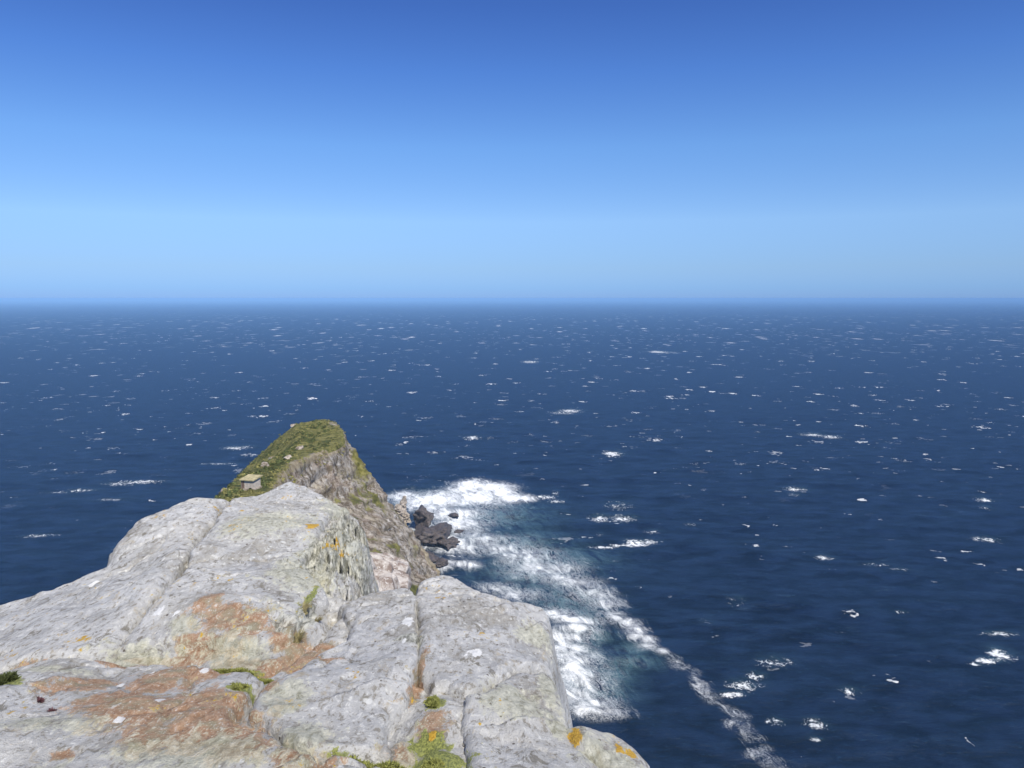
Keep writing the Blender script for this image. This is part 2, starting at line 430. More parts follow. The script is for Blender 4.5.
WHITE = [(408,623,7,5),(476,652,8,4.6),(93,578,4,2.5),(159,610,5,3),(176,612,3,2.6),(467,654,2.4,1.6),(404,641,2.5,3),(160,697,5,4),(120,678,4,2.5),(14,660,4,3),(240,668,3,2.5),(150,668,4,2),(205,668,4,3),(120,718,6,4)]
GREEN = [(345,530,16,18),(350,560,22,22),(365,530,12,18),(372,570,14,22),(322,545,10,24),(283,560,4,3),(306,612,9,14,),(410,638,14,6),(283,620,10,8)]

def paint(o, x, y):
    m1 = np.stack([blobmask(x, y, BROWN), blobmask(x, y, MOSSB), blobmask(x, y, ORNG)], 1)
    m2 = np.stack([blobmask(x, y, CREAM), blobmask(x, y, WHITE), blobmask(x, y, GREEN)], 1)
    vattr(o, 'm1', m1); vattr(o, 'm2', m2)

def rough(x, y, k=1.0):
    a = fbm(x * .5 + 3, y * .4, 0, 3) * .12
    w = perlin(x * 1.1, y * 1.1, 7) * .6
    # broad flat facets meeting in low edges
    f1 = np.abs(perlin((x + w) * .9, (y - w) * .55, 2)) * -.10 + np.abs(perlin((x - w) * 2.1 + 5, (y + w) * 1.2, 5)) * -.035
    c = fbm(x * 7, y * 4, 4, 4) * .013
    d = fbm(x * 21, y * 15, 6, 3) * .007
    # slanting steps of broken bedding
    q = x * .75 - y * .9 + fbm(x * .8, y * .8, 9, 3) * .8
    st = (q * 1.1) % 1.0
    e = (sstep(.0, .03, st) * (1 - st)) * .085 * sstep(-.05, .30, fbm(x * .5, y * .5, 12, 2))
    # hairline joints
    n1 = fbm(x * .9 + 31, y * .55, 15, 4); n2 = fbm(x * .6 - 11, y * .8 + 3, 25, 4)
    g = np.exp(-(n1 / .016) ** 2) * sstep(.02, .22, fbm(x * .4, y * .4, 33, 2)) * .035 + np.exp(-(n2 / .014) ** 2) * sstep(.05, .25, fbm(x * .4 + 9, y * .4, 41, 2)) * .03
    # scattered pits where flakes have come away
    pit = sstep(.22, .30, fbm(x * 3.1 + 8, y * 2.0, 51, 4)) * .018
    return (a + f1 + c + d + e - g - pit - .0) * k

TOPC = .035
TOP = np.full((440, 360), -99.0)
def top_add(V):
    i = ((V[:, 1] - 1.0) / TOPC).astype(int); j = ((V[:, 0] + 8) / TOPC).astype(int)
    k = (i >= 0) & (i < 440) & (j >= 0) & (j < 360)
    np.maximum.at(TOP, (i[k], j[k]), V[k, 2] - H)
def top_z(x, y):
    i = int(np.clip((y - 1.0) / TOPC, 0, 439)); j = int(np.clip((x + 8) / TOPC, 0, 359))
    q = TOP[max(0, i - 1):i + 2, max(0, j - 1):j + 2]; q = q[q > -90]
    return float(np.median(q)) if len(q) else float(base_z(x, y)) - .1

def slab(name, px, label, cell=.022, lift=0.0, r=.06, drop=.05, jag=.035, extra=None, group='pale rock slabs of the lookout outcrop'):
    poly = []
    for p in px:
        poly.append(np.array(at_z(*p)[:2]) if len(p) == 3 else on_rock(*p))
    poly = np.array(poly)
    x0, y0 = poly.min(0) - .6; x1, y1 = poly.max(0) + .6
    xs = np.arange(x0, x1, cell); ys = np.arange(y0, y1, cell)
    X, Y = np.meshgrid(xs, ys)
    d = sdist(X, Y, poly) + jag * fbm(X * 2.2, Y * 2.2, 3, 4) * 2 + jag * .5 * perlin(X * 9, Y * 9, 1)
    z = base_z(X, Y) + rough(X, Y) + lift
    if extra is not None: z = z + extra(X, Y, d)
    t = np.clip(1 - d / r, 0, None)
    z = z - drop * np.minimum(t, 1) ** 1.6
    z = z - np.where(d < 0, -d * 4.5 * (1 + .35 * fbm(X * 3, Y * 3, 5, 3)), 0)
    keep = d > -.22
    V = np.stack([X.ravel(), Y.ravel(), z.ravel() + H], 1)
    f = grid_faces(len(ys), len(xs), keep)
    V, f = compact(V, f)
    top_add(V)
    c = poly.mean(0); loc = (c[0], c[1], float(V[:, 2].min()))
    o = link_mesh(name, V, f, ROCK, loc=loc)
    paint(o, V[:, 0], V[:, 1])
    tag(o, label, 'rock', group)
    return o

# bedrock under the slabs: continuous, falls away as the cliff outside them
def bedrock():
    out = [(-60,610,-3.3),(0,600,-3.30),(50,588,-3.2),(100,562,-3.12),(130,526,-3.02),(170,506,-3.04),(210,497,-3.1),(240,496,-3.18),(258,489,-3.18),(290,484,-3.2),(325,494,-3.24),(350,507,-3.28),(360,516,-3.34),(366,530,-3.4),(366,550,-3.38),(362,570,-3.34),(357,590,-3.2),(378,591,-3.15),(400,586,-3.12),
           (445,573,-3.2),(500,592,-3.1),(545,608,-3.25),(550,660,-3.05),(560,712,-2.92),(572,724,-2.9),(606,726,-2.88),(640,742,-2.88),(660,770,-2.9),(740,1000,-3),(400,1100,-2.3),(-100,1100,-2.3),(-500,900,-3.2),(-260,700,-3.3)]
    poly = np.array([at_z(*p)[:2] for p in out])
    cell = .032
    xs = np.arange(-7.5, 3.2, cell); ys = np.arange(1.4, 16, cell)
    X, Y = np.meshgrid(xs, ys)
    d = sdist(X, Y, poly) - .16 + .10 * fbm(X * 1.5, Y * 1.5, 3, 4)
    z = base_z(X, Y) + rough(X, Y) - .10 + .035 * fbm(X * 4, Y * 4, 8, 4)
    z = z - .2 * np.clip(1 - d / .3, 0, 1) ** 2
    # open joints between the slabs
    for line, dep, wid in (([(232,496),(215,516),(196,535),(187,552),(174,575),(151,598),(134,617),(118,638)], .22, .07), ([(413,583),(417,612),(418,640),(420,668)], .12, .05),
                           ([(0,663),(55,656),(112,648)], .10, .05), ([(262,660),(292,640),(322,622),(334,604)], .10, .05), ([(238,700),(250,690),(288,666),(322,645),(345,628)], .08, .04), ([(480,690),(494,676),(515,666),(550,664)], .06, .04)):
        lp = [on_rock(*q) for q in line]; dd = np.full(X.shape, 9.0)
        for p0, p1 in zip(lp[:-1], lp[1:]):
            e_ = p1 - p0; tt = np.clip(((X - p0[0]) * e_[0] + (Y - p0[1]) * e_[1]) / (e_ @ e_), 0, 1)
            dd = np.minimum(dd, np.hypot(X - p0[0] - tt * e_[0], Y - p0[1] - tt * e_[1]))
        z = z - dep * np.exp(-(dd / wid) ** 2)
    z = z - np.where(d < 0, -d * 5 * (1 + .3 * fbm(X * 1.5, Y * 1.5, 5, 3)), 0)
    z = np.maximum(z, -9.5)
    keep = d > -1.35
    z = z + .07 * np.minimum(1, 1.5 * blobmask(X, Y, [(438, 712, 24, 22), (436, 745, 24, 18), (400, 735, 16, 14)]))
    V = np.stack([X.ravel(), Y.ravel(), z.ravel() + H], 1)
    V, f = compact(V, grid_faces(len(ys), len(xs), keep))
    top_add(V)
    o = link_mesh('bedrock', V, f, ROCK)
    paint(o, V[:, 0], V[:, 1])
    tag(o, kind='structure')
bedrock()

A1 = [(-110,612,-3.3),(0,597,-3.24),(50,586,-3.16),(78,573,-3.13),(100,560,-3.12),(112,545,-3.07),(130,526,-3.02),(150,511,-3.02),(170,505,-3.04),(210,496,-3.1),(232,494,-3.12),(213,516),(194,535),(185,552),(172,574),(149,598),(131,617),(112,640),(84,648),(55,653),(0,660),(-110,664)]
A2 = [(233,496,-3.16),(252,493,-3.2),(270,487,-3.2),(290,482,-3.2),(322,492,-3.24),(348,505,-3.28),(332,512),(317,535),(304,560),(320,586),(328,600),(305,606),(292,628),(262,636),(225,634),(190,630),(150,634),(118,640),(137,617),(155,599),(179,575),(192,553),(201,536),(219,516)]
FR = [(333,513,-3.26),(350,507,-3.28),(360,516,-3.34),(366,530,-3.4),(366,550,-3.38),(362,570,-3.34),(356,590,-3.2),(330,600),(322,585),(306,560),(318,536)]
B1 = [(-140,668),(0,666),(55,659),(110,654),(160,656),(205,664),(250,670),(262,676),(240,695),(228,712),(236,722),(268,730),(292,748),(318,765),(320,860),(-140,900)]
C1 = [(338,603),(375,593),(400,586,-3.1),(412,582,-3.12),(416,612),(417,640),(413,668),(404,700),(384,718),(392,738),(352,741),(318,745),(298,742),(270,724),(246,712),(262,690),(290,668),(322,648),(345,636),(352,622)]
C2 = [(416,580,-3.13),(445,572,-3.2),(475,582,-3.14),(500,592,-3.12),(528,599,-3.2),(545,608,-3.25),(551,632,-3.16),(550,664),(515,666),(494,675),(478,688),(464,690),(446,682),(434,680),(421,670),(420,640),(418,610)]
C3 = [(494,677),(515,668),(552,667),(560,692,-2.98),(566,718,-2.9),(572,738),(600,755),(630,790),(600,860),(500,860),(472,800),(466,762),(470,742),(460,716),(465,694),(480,690)]
E1 = [(322,765),(335,752),(372,750),(404,752),(412,768),(430,790),(440,860),(330,860)]
D1 = [(562,724),(585,723),(606,727),(630,738),(648,752),(660,772),(680,830),(640,850),(628,784),(600,750),(572,737)]

def fins(X, Y, d):
    w = fbm(X * 1.4, Y * 1.0, 20, 4) * .55
    q = (X * 1.0 - Y * .02 + w) * 6.0
    s = q % 1.0
    amp = .5 + .5 * perlin(np.floor(q) * 3.7, Y * 1.7, 2)
    a = (1 - s) * .30 * (.3 + amp)
    q2 = (X * 1.0 - Y * .05 + w * 1.4) * 19
    return a + (1 - (q2 % 1.0)) * .06 - .22 + fbm(X * 5, Y * 2.5, 4, 4) * .09

slab('rock_slab', A1, 'broad pale grey rock on the left whose rounded edge stands against the open sea', r=.12, drop=.06)
slab('rock_slab', A2, 'high domed pale grey rock in the middle with rusty patches on its lower side, in front of the headland', r=.05, drop=.03)
slab('fractured_rock', FR, 'jagged rock of thin upright greenish flakes with orange lichen beside the domed rock', cell=.014, r=.3, drop=.12, extra=fins, group=None)
slab('rock_slab', B1, 'low rusty brown and grey lichen crusted rock in the lower left corner', r=.05, drop=.03)
slab('rock_slab', C1, 'smooth grey rock slab between the mossy crack and the thin vertical crack, with a white lichen spot near its far edge', r=.04, drop=.025)
slab('rock_slab', C2, 'smooth grey rock slab at the cliff edge with one white lichen spot, directly left of the white surf', r=.07, drop=.04)
slab('rock_slab', C3, 'cream crusted rock slab at the bottom edge right of the yellow moss cushions', r=.07, drop=.04, lift=-.015)
slab('rock_slab', E1, 'small grey rock slab at the bottom edge below the strip of moss', r=.05, drop=.03)
slab('rock_slab', D1, 'pale knob of rock with two orange lichen patches, rightmost above the water', r=.10, drop=.07, lift=.0)

# ------------------------------------------------------------------ small plants on the outcrop
def cushion(name, u, v, ru, rv, h, mat, label, cat, n=900, leaf=.012, seed=1, lumps=5):
    rs = np.random.RandomState(seed)
    c = on_rock(u, v); rx = ru * c[1] / F; ry = rv * c[1] / F / tanv(v) * .9
    cen = [(rs.uniform(-.6, .6), rs.uniform(-.6, .6), rs.uniform(.35, .6)) for _ in range(lumps)]
    vs, fs = [], []
    HT = top_z
    for i in range(n):
        a, b, q = cen[rs.randint(lumps)]
        th = rs.uniform(0, 6.283); rr = math.sqrt(rs.uniform()) * q
        px, py = c[0] + (a + rr * math.cos(th)) * rx, c[1] + (b + rr * math.sin(th)) * ry
        hh = h * math.sqrt(max(0, 1 - (rr / q) ** 2)) * q * 2
        pz = HT(px, py) + H - .012 + hh * rs.uniform(.55, 1.0) + .01
        dirv = Vector((math.cos(th) * rr / q, math.sin(th) * rr / q, .9)) + Vector(rs.normal(size=3) * .35)
        dirv.normalize(); L = leaf * rs.uniform(.8, 2.0)
        side = dirv.cross(Vector(rs.normal(size=3))).normalized() * L * .33
        p0 = Vector((px, py, pz)) - dirv * L * .5
        k = len(vs)
        vs += [tuple(p0 - side), tuple(p0 + side), tuple(p0 + dirv * L * 1.6)]; fs.append((k, k + 1, k + 2))
    # a low solid mound under the leaves
    R_, T_ = 6, 22; k0 = len(vs); ring = []
    for a, b, q in cen:
        k0 = len(vs)
        for i in range(R_ + 1):
            for j in range(T_):
                th = j / T_ * 6.283; rr = q * i / R_ * (1 + .15 * math.sin(th * 3 + a * 9))
                px, py = c[0] + (a + rr * math.cos(th)) * rx, c[1] + (b + rr * math.sin(th)) * ry
                ii = i / R_
                pz = HT(px, py) + H - .02 + h * math.sqrt(max(0, 1 - ii * ii)) * q * 1.2
                vs.append((px, py, pz))
        for i in range(R_):
            for j in range(T_):
                A, B = k0 + i * T_ + j, k0 + i * T_ + (j + 1) % T_
                fs.append((A, A + T_, B + T_, B))
    bz = float(base_z(*c)) + H - .08
    o = bpy.data.meshes.new(name); loc = (c[0], c[1], bz)
    o.from_pydata([(a - loc[0], b - loc[1], d - loc[2]) for a, b, d in vs], [], fs); o.materials.append(mat)
    ob = bpy.data.objects.new(name, o); COL.objects.link(ob); ob.location = loc
    return tag(ob, label, cat, 'small plants growing in the rock cracks')

cushion('moss_cushion', 435, 697, 11, 10, .035, MOSS, 'round yellow green moss cushion below the thin vertical crack', 'moss', 1600, seed=2)
cushion('moss_cushion', 432, 752, 20, 11, .05, MOSS, 'largest ragged green moss cushion at the bottom edge', 'moss', 2600, seed=3, lumps=7)
cushion('moss_cushion', 375, 744, 30, 4, .03, MOSS, 'long dark green moss strip left of the largest cushion at the bottom', 'moss', 1200, seed=4, lumps=7)
cushion('moss_cushion', 262, 668, 11, 4, .02, MOSS, 'bright green moss tuft at the corner where the cracks meet', 'moss', 800, seed=5)
cushion('moss_cushion', 225, 654, 24, 3, .02, MOSS, 'thin band of green moss along the rusty crack below the domed rock', 'moss', 900, seed=6, lumps=7)
cushion('moss_cushion', 240, 685, 9, 5, .02, MOSS, 'yellowish moss tuft on the rock edge just below the bright green one', 'moss', 500, seed=7)
cushion('herb_tuft', 2, 682, 11, 7, .05, SHRUB, 'dark green herb tuft at the left edge of the rock', 'plant', 700, leaf=.016, seed=8)
cushion('succulent', 5, 661, 8, 4, .03, PURP, 'dark purple succulent with pale tips at the left edge above the green tuft', 'plant', 400, leaf=.014, seed=9)
cushion('succulent', 40, 697, 5, 3, .012, PURP, 'small reddish succulent on grey lichen, upper left of a pair', 'plant', 160, leaf=.009, seed=10, lumps=3)
cushion('succulent', 53, 706, 4, 2.5, .012, PURP, 'small reddish succulent on grey lichen, lower right of a pair', 'plant', 130, leaf=.009, seed=11, lumps=3)

def blades(u, v, n, L, label, seed, spread=.12, lean=(.3, .4)):
    rs = np.random.RandomState(seed); c = on_rock(u, v); vs, fs = [], []
    z0 = top_z(*c) + H - .01
    NB = 18
    vs += [Vector((0, 0, .02))] + [Vector((math.cos(a_ / NB * 6.283) * .035, math.sin(a_ / NB * 6.283) * .05, -.03)) for a_ in range(NB)]
    fs += [(0, 1 + a_, 1 + (a_ + 1) % NB) for a_ in range(NB)]
    for i in range(n):
        b = Vector((rs.normal() * .012, rs.normal() * .02, 0)); l = L * rs.uniform(.5, 1.1)
        d = Vector((lean[0] + rs.normal() * .25, lean[1] + rs.normal() * .25, .75)).normalized()
        s = Vector((d.y, -d.x, 0)).normalized() * .004
        k = len(vs)
        for q in range(4):
            t = q / 3; p = b + d * l * t + Vector((0, 0, -.35 * l * t * t)); w = s * (1 - t * .85)
            vs += [p - w, p + w]
        for q in range(3): fs.append((k + 2 * q, k + 2 * q + 1, k + 2 * q + 3, k + 2 * q + 2))
    me = bpy.data.meshes.new('grass_tuft'); me.from_pydata([tuple(p) for p in vs], [], fs); me.materials.append(GRASSY)
    o = bpy.data.objects.new('grass_tuft', me); COL.objects.link(o); o.location = (c[0], c[1], z0)
    tag(o, label, 'grass tuft', 'small plants growing in the rock cracks')
blades(296, 628, 110, .16, 'dry grass tuft in the crack at the right end of the rusty band', 21, .16)
blades(304, 608, 70, .15, 'dry grass sprig climbing the narrow crack beside the jagged flakes', 22, .14, (.25, .8))
blades(316, 612, 50, .10, 'short dry grass sprig pointing right from the crack', 23, .08, (.8, .3))

# ------------------------------------------------------------------ headland
ROWS = {  # y: Lfoot, Lmid, Lshoulder, crest left, crest right, R1, R2, R3, Rfoot   as (x, z)
 16: [(-230,-6),(-60,150),(-16,214),(-9,228),(-3,229),(3,218),(10,195),(30,140),(85,-6)],
 40: [(-230,-6),(-70,150),(-26,210),(-18,221),(-12,222),(-5,212),(3,192),(18,150),(80,-6)],
 80: [(-235,-6),(-85,140),(-42,198),(-34,212),(-27,213),(-19,212),(-8,203),(4,172),(65,-6)],
 120:[(-240,-6),(-98,132),(-56,193),(-46,206),(-40,208),(-27,202),(-13,191),(3,160),(60,-6)],
 160:[(-245,-6),(-110,125),(-68,190),(-59,200.5),(-49,201),(-36,192),(-15,181),(5,141),(60,-6)],
 200:[(-245,-6),(-125,120),(-78,184),(-65,197),(-56,198),(-45,188),(-27,178),(-2,130),(55,-6)],
 250:[(-245,-6),(-140,115),(-86,180),(-68,194),(-53,195),(-45,184),(-34,170),(-10,122),(50,-6)],
 290:[(-245,-6),(-150,116),(-100,175),(-79,193.5),(-64,194),(-56,184),(-46,166),(-31,138),(42,-6)],
 330:[(-245,-6),(-155,105),(-106,160),(-84,180),(-71,180),(-61,165),(-49,148),(-32,122),(40,-6)],
 380:[(-245,-6),(-160,90),(-112,140),(-90,160),(-72,158),(-61,146),(-47,127),(-34,106),(35,-6)],
 450:[(-240,-6),(-160,70),(-118,115),(-96,134),(-78,132),(-69,117),(-57,95),(-42,68),(20,-6)],
 600:[(-220,-6),(-165,40),(-130,70),(-113,86),(-98,83),(-87,68),(-74,44),(-57,19),(-36,-6)],
 700:[(-205,-6),(-165,20),(-140,42),(-125,58),(-109,54),(-99,40),(-86,20),(-72,5),(-62,-6)],
 800:[(-180,-6),(-160,8),(-145,20),(-133,30),(-123,28),(-115,18),(-107,7),(-103,1),(-98,-6)],
 860:[(-150,-8),(-145,-7),(-140,-3),(-137,1),(-133,1),(-130,-3),(-128,-6),(-126,-7),(-124,-8)],
}
def headland():
    ky = np.array(sorted(ROWS)); K = np.array([ROWS[k] for k in sorted(ROWS)], float)
    nc, nr = 440, 620
    ys = 1 / np.linspace(1 / 16.0 * .12 + 0, 1 / 860., 10)   # placeholder
    s = np.linspace(0, 1, nr); ys = 16 + (860 - 16) * (s ** 1.5)
    # rows: smooth along y
    def pch(yq, col):
        j = np.clip(np.searchsorted(ky, yq) - 1, 0, len(ky) - 2)
        h = (ky[j + 1] - ky[j]); t = (yq - ky[j]) / h
        m = np.gradient(col, ky)
        return ((2*t**3 - 3*t**2 + 1) * col[j] + (t**3 - 2*t**2 + t) * h * m[j] + (-2*t**3 + 3*t**2) * col[j+1] + (t**3 - t**2) * h * m[j+1])
    cols = np.stack([np.stack([pch(ys, K[:, i, c]) for i in range(9)], 1) for c in (0, 1)], 2)   # nr,9,2
    kc = np.array([0, .12, .30, .40, .52, .64, .77, .89, 1.0])
    tc = np.linspace(0, 1, nc)
    X = np.stack([np.interp(tc, kc, cols[r, :, 0]) for r in range(nr)])
    Z = np.stack([np.interp(tc, kc, cols[r, :, 1]) for r in range(nr)])
    for _ in range(5):
        X[:, 1:-1] = (X[:, :-2] + 2 * X[:, 1:-1] + X[:, 2:]) / 4; Z[:, 1:-1] = (Z[:, :-2] + 2 * Z[:, 1:-1] + Z[:, 2:]) / 4
    Y = np.repeat(ys[:, None], nc, 1); T = np.repeat(tc[None], nr, 0)
    # little hut shelf, spur lumps
    right = sstep(.50, .60, T)
    amp = np.clip((Y - 16) / 120, .15, 1) * np.clip((880 - Y) / 150, .2, 1)
    n1 = fbm(X / 26, Y / 34, Z / 30, 4)
    n2 = fbm(X / 8, Y / 10, Z / 11, 5, ridged=True)
    n3 = fbm(X / 2.2, Y / 3, Z / 3, 4)
    # tilted strata ribs on the seaward face
    q = (Z * .9 + Y * .16 - X * .5 + fbm(X / 20, Y / 20, Z / 20, 3) * 9) / 6.5
    rib = np.abs((q % 1.0) - .5) * 2
    gul = fbm(Y / 16, Z / 60, X / 60, 4, ridged=True)
    dispR = (n1 * 5 + n2 * 2.6 + n3 * .9 + rib * 1.3 + gul * 3.4) * right
    left = 1 - sstep(.30, .52, T)
    dispL = (n1 * 3.0 + n2 * .9 + n3 * .4) * np.maximum(left, .25) * (1 - right)
    dispR = dispR - 7.5 * right
    X2 = X + dispR * amp * .85 - dispL * amp * .5
    Z2 = Z + dispR * amp * .35 + dispL * amp * .7
    # small summit knob and craggy edge right of the summit
    knob = np.exp(-(((X - (-70)) / 5.5) ** 2 + ((Y - 291) / 14) ** 2))
    Z2 += knob * 1.8
    V = np.stack([X2.ravel(), Y.ravel(), Z2.ravel()], 1)
    o = link_mesh('headland', V, grid_faces(nr, nc)[:, ::-1], HEAD)
    # masks
    N = fbm(X / 9, Y / 12, Z / 12, 3)
    veg = (1 - sstep(.47, .55, T + N * .05)) * 1.0
    veg = np.maximum(veg, .75 * sstep(-.1, .45, N) * sstep(.55, .85, 1 - np.abs(T - .70) * 2.6))
    veg = np.maximum(veg, (T < .53) * (Y > 230) * (T > .35) * 1.0)
    # rocky pale crest right of the summit
    veg *= 1 - .9 * np.exp(-(((X2 + 62) / 5) ** 2 + ((Y - 288) / 14) ** 2))
    scree = np.exp(-(((T - .50) / .05) ** 2)) * sstep(215, 120, Y) * .9
    scree = np.maximum(scree, np.exp(-(((T - .525) / .02) ** 2)) * .7)
    scree = np.maximum(scree, np.exp(-(((T - .40 - .03 * N) / .008) ** 2)) * sstep(170, 200, Y) * .62)
    scree = np.maximum(scree, sstep(.52, .6, T) * sstep(310, 390, Y) * .85)
    scree = np.maximum(scree, sstep(.15, -.3, N) * sstep(.5, .6, T) * .45)
    yel = np.exp(-(((T - .62 + .02 * N) / .045) ** 2)) * sstep(225, 262, Y) * sstep(380, 320, Y) * .85
    yel = np.maximum(yel, np.exp(-(((T - .66 + .03 * N) / .05) ** 2)) * sstep(330, 380, Y) * sstep(470, 420, Y) * .5)
    # grassy rib that runs down to the shore
    yel = np.maximum(yel, np.exp(-(((T - .69 - (Y - 600) * .0002) / .06) ** 2)) * sstep(430, 520, Y) * sstep(800, 700, Y) * .95)
    vattr(o, 'm1', np.stack([veg.ravel(), scree.ravel(), yel.ravel()], 1))
    tag(o, kind='structure')
    return X2, Y, Z2, T
HX, HY, HZ, HT = headland()
def head_z(x, y):
    r = int(np.argmin(np.abs(HY[:, 0] - y))); row = slice(int(HX.shape[1] * .2), int(HX.shape[1] * .62))
    c = np.argmin(np.abs(HX[r, row] - x)); return float(HZ[r, row][c])

# ground cover on the shoulder of the headland
def ground_cover(name, mat, n, seed, tlo, thi, ylo, yhi, size):
    rs = np.random.RandomState(seed); nr, nc = HX.shape; vs, fs = [], []
    r_ = rs.randint(0, nr, n * 6); c_ = (rs.uniform(tlo, thi, n * 6) * nc).astype(int)
    clump = fbm(HX[r_, c_] / 7, HY[r_, c_] / 9, seed, 3)
    ok = (HY[r_, 0] > ylo) & (HY[r_, 0] < yhi) & (clump > -.02)
    r_, c_ = r_[ok][:n], c_[ok][:n]
    for r, c in zip(r_, c_):
        p = np.array([HX[r, c], HY[r, c], HZ[r, c]]) + rs.normal(size=3) * (.3, .5, .05); s = size * rs.uniform(.5, 1.3)
        for k in range(16):
            d = rs.normal(size=3); d /= np.linalg.norm(d); d[2] = abs(d[2]) * .8
            q = p + d * s * (.6, .6, .5) * rs.uniform(.6, 1); a = rs.normal(size=3); a /= np.linalg.norm(a); b = np.cross(d, a)
            l = s * .28
            i = len(vs); vs += [q - a * l - b * l * .6, q + a * l - b * l * .6, q + b * l + d * l * .3]; fs.append((i, i + 1, i + 2))
    o = link_mesh(name, np.array(vs), np.array(fs), mat, smooth=False)
    tag(o, kind='stuff')
    return o
o = ground_cover('ground_cover', SHRUB, 3000, 31, .20, .50, 150, 310, .8)
tag(o, 'dark green low scrub covering the left slope of the headland', 'scrub')
o = ground_cover('ground_cover', SHRUB2, 3600, 32, .18, .56, 140, 310, .6)
tag(o, 'olive and straw coloured low scrub near the crest of the headland', 'scrub')
o = ground_cover('ground_cover', SHRUB2, 900, 33, .58, .68, 235, 340, .5)
tag(o, 'yellow green scrub clinging to the cliff below the summit', 'scrub')

# ------------------------------------------------------------------ broken rocks (separate boulders)
def boulder_mesh(name, sx, sy, sz, seed, mat, sub=3, blocky=.55, noisek=.16):
    rs = np.random.RandomState(seed)
    bm = bmesh.new(); bmesh.ops.create_icosphere(bm, subdivisions=sub, radius=1)
    V = np.array([v.co for v in bm.verts])
    # cut by random planes for flat broken faces
    for _ in range(11):
        n = rs.normal(size=3); n /= np.linalg.norm(n); d = rs.uniform(blocky, .9)
        h = V @ n; V = V - np.maximum(h - d, 0)[:, None] * n
    k = fbm(V[:, 0] * 2 + seed, V[:, 1] * 2, V[:, 2] * 2, 4) * noisek + fbm(V[:, 0] * 6 + seed, V[:, 1] * 6, V[:, 2] * 6, 3, ridged=True) * noisek * .35
    V = V * (1 + k)[:, None] * (sx, sy, sz)
    V[:, 2] -= V[:, 2].min()
    for v, c in zip(bm.verts, V): v.co = c
    me = bpy.data.meshes.new(name); bm.to_mesh(me); bm.free(); me.materials.append(mat)
    me.polygons.foreach_set('use_smooth', [sub > 3] * len(me.polygons))
    return me

def sea_at(u, v):
    return at_z(u, v, -H)

def rock(name, label, cat, group, me, loc, rz=0, tilt=0):
    o = bpy.data.objects.new(name, me); COL.objects.link(o); o.location = loc; o.rotation_euler = (tilt, tilt * .4, rz)
    return tag(o, label, cat, group)

# dark skerries in the surf, below the tip
SK = [ # u, v(base), half width m, depth m, height m, label
 (422, 529, 14, 21, 16, 'large dark skerry with a pointed top standing in the white surf, leftmost of the cluster'),
 (437, 540, 17, 24, 14, 'broad dark brown skerry in front of the pointed one in the surf'),
 (448, 548, 9, 13, 6, 'low dark skerry at the seaward end of the cluster'),
 (458, 533, 6, 5, 2.2, 'flat little dark rock reaching right from the cluster'),
 (453, 518, 5, 10, 3.6, 'small lone rock surrounded by white foam beyond the cluster'),
 (428, 561, 8, 12, 5, 'dark wet rock at the foot of the slope, nearest of the cluster'),
 (440, 566, 6, 9, 4, 'brown wet rock tucked beside the nearest one at the foot of the slope'),
 (424, 543, 14, 22, 11, 'dark rock joining the skerries to the slope'),
]
for i, (u, v, a, b, h, lab) in enumerate(SK):
    x, y, _ = sea_at(u, v)
    rock('skerry', lab, 'rock', 'dark skerries in the surf', boulder_mesh('skerry', a, b, h * .62, 50 + i, STACK, 4, .42, .75), (x, y + b * .3, -h * .15), rz=random.uniform(0, .6))
# sharp horn on the skerry and pale pinnacle
x, y, _ = sea_at(417, 522)
def pinnacle(name, mat, w, h, seed, label, loc):
    rs = np.random.RandomState(seed); n, R = 20, 40; vs, fs = [], []
    for j in range(R + 1):
        t = j / R
        for i in range(n):
            a = i / n * 6.283; r = w * ((1 - t) ** .7 * .9 + .22 * (t < .98)) * (1 + .75 * float(perlin(math.cos(a) * 1.3 + seed, math.sin(a) * 1.3, t * 5)) + .4 * float(perlin(math.cos(a) * 3 + seed, math.sin(a) * 3, t * 13)))
            vs.append((r * math.cos(a) + w * .3 * math.sin(t * 4 + seed), r * math.sin(a), t * h))
    for j in range(R):
        for i in range(n):
            a, b = j * n + i, j * n + (i + 1) % n; fs.append((a, b, b + n, a + n))
    fs.append(tuple(range(R * n, R * n + n)))
    me = bpy.data.meshes.new(name); me.from_pydata(vs, [], fs); me.materials.append(mat)
    o = bpy.data.objects.new(name, me); COL.objects.link(o); o.location = loc
    return tag(o, label, 'rock')
pinnacle('rock_pinnacle', DUN, 5.5, 29, 3, 'slender pale pinkish rock pinnacle at the tip of the headland', ((401.5 - 512) / F * 830, 830, 3))
pinnacle('rock_pinnacle', DUN, 6.0, 15, 5, 'short stub of pale rock just left of the slender pinnacle', ((394 - 512) / F * 815, 815, 12))

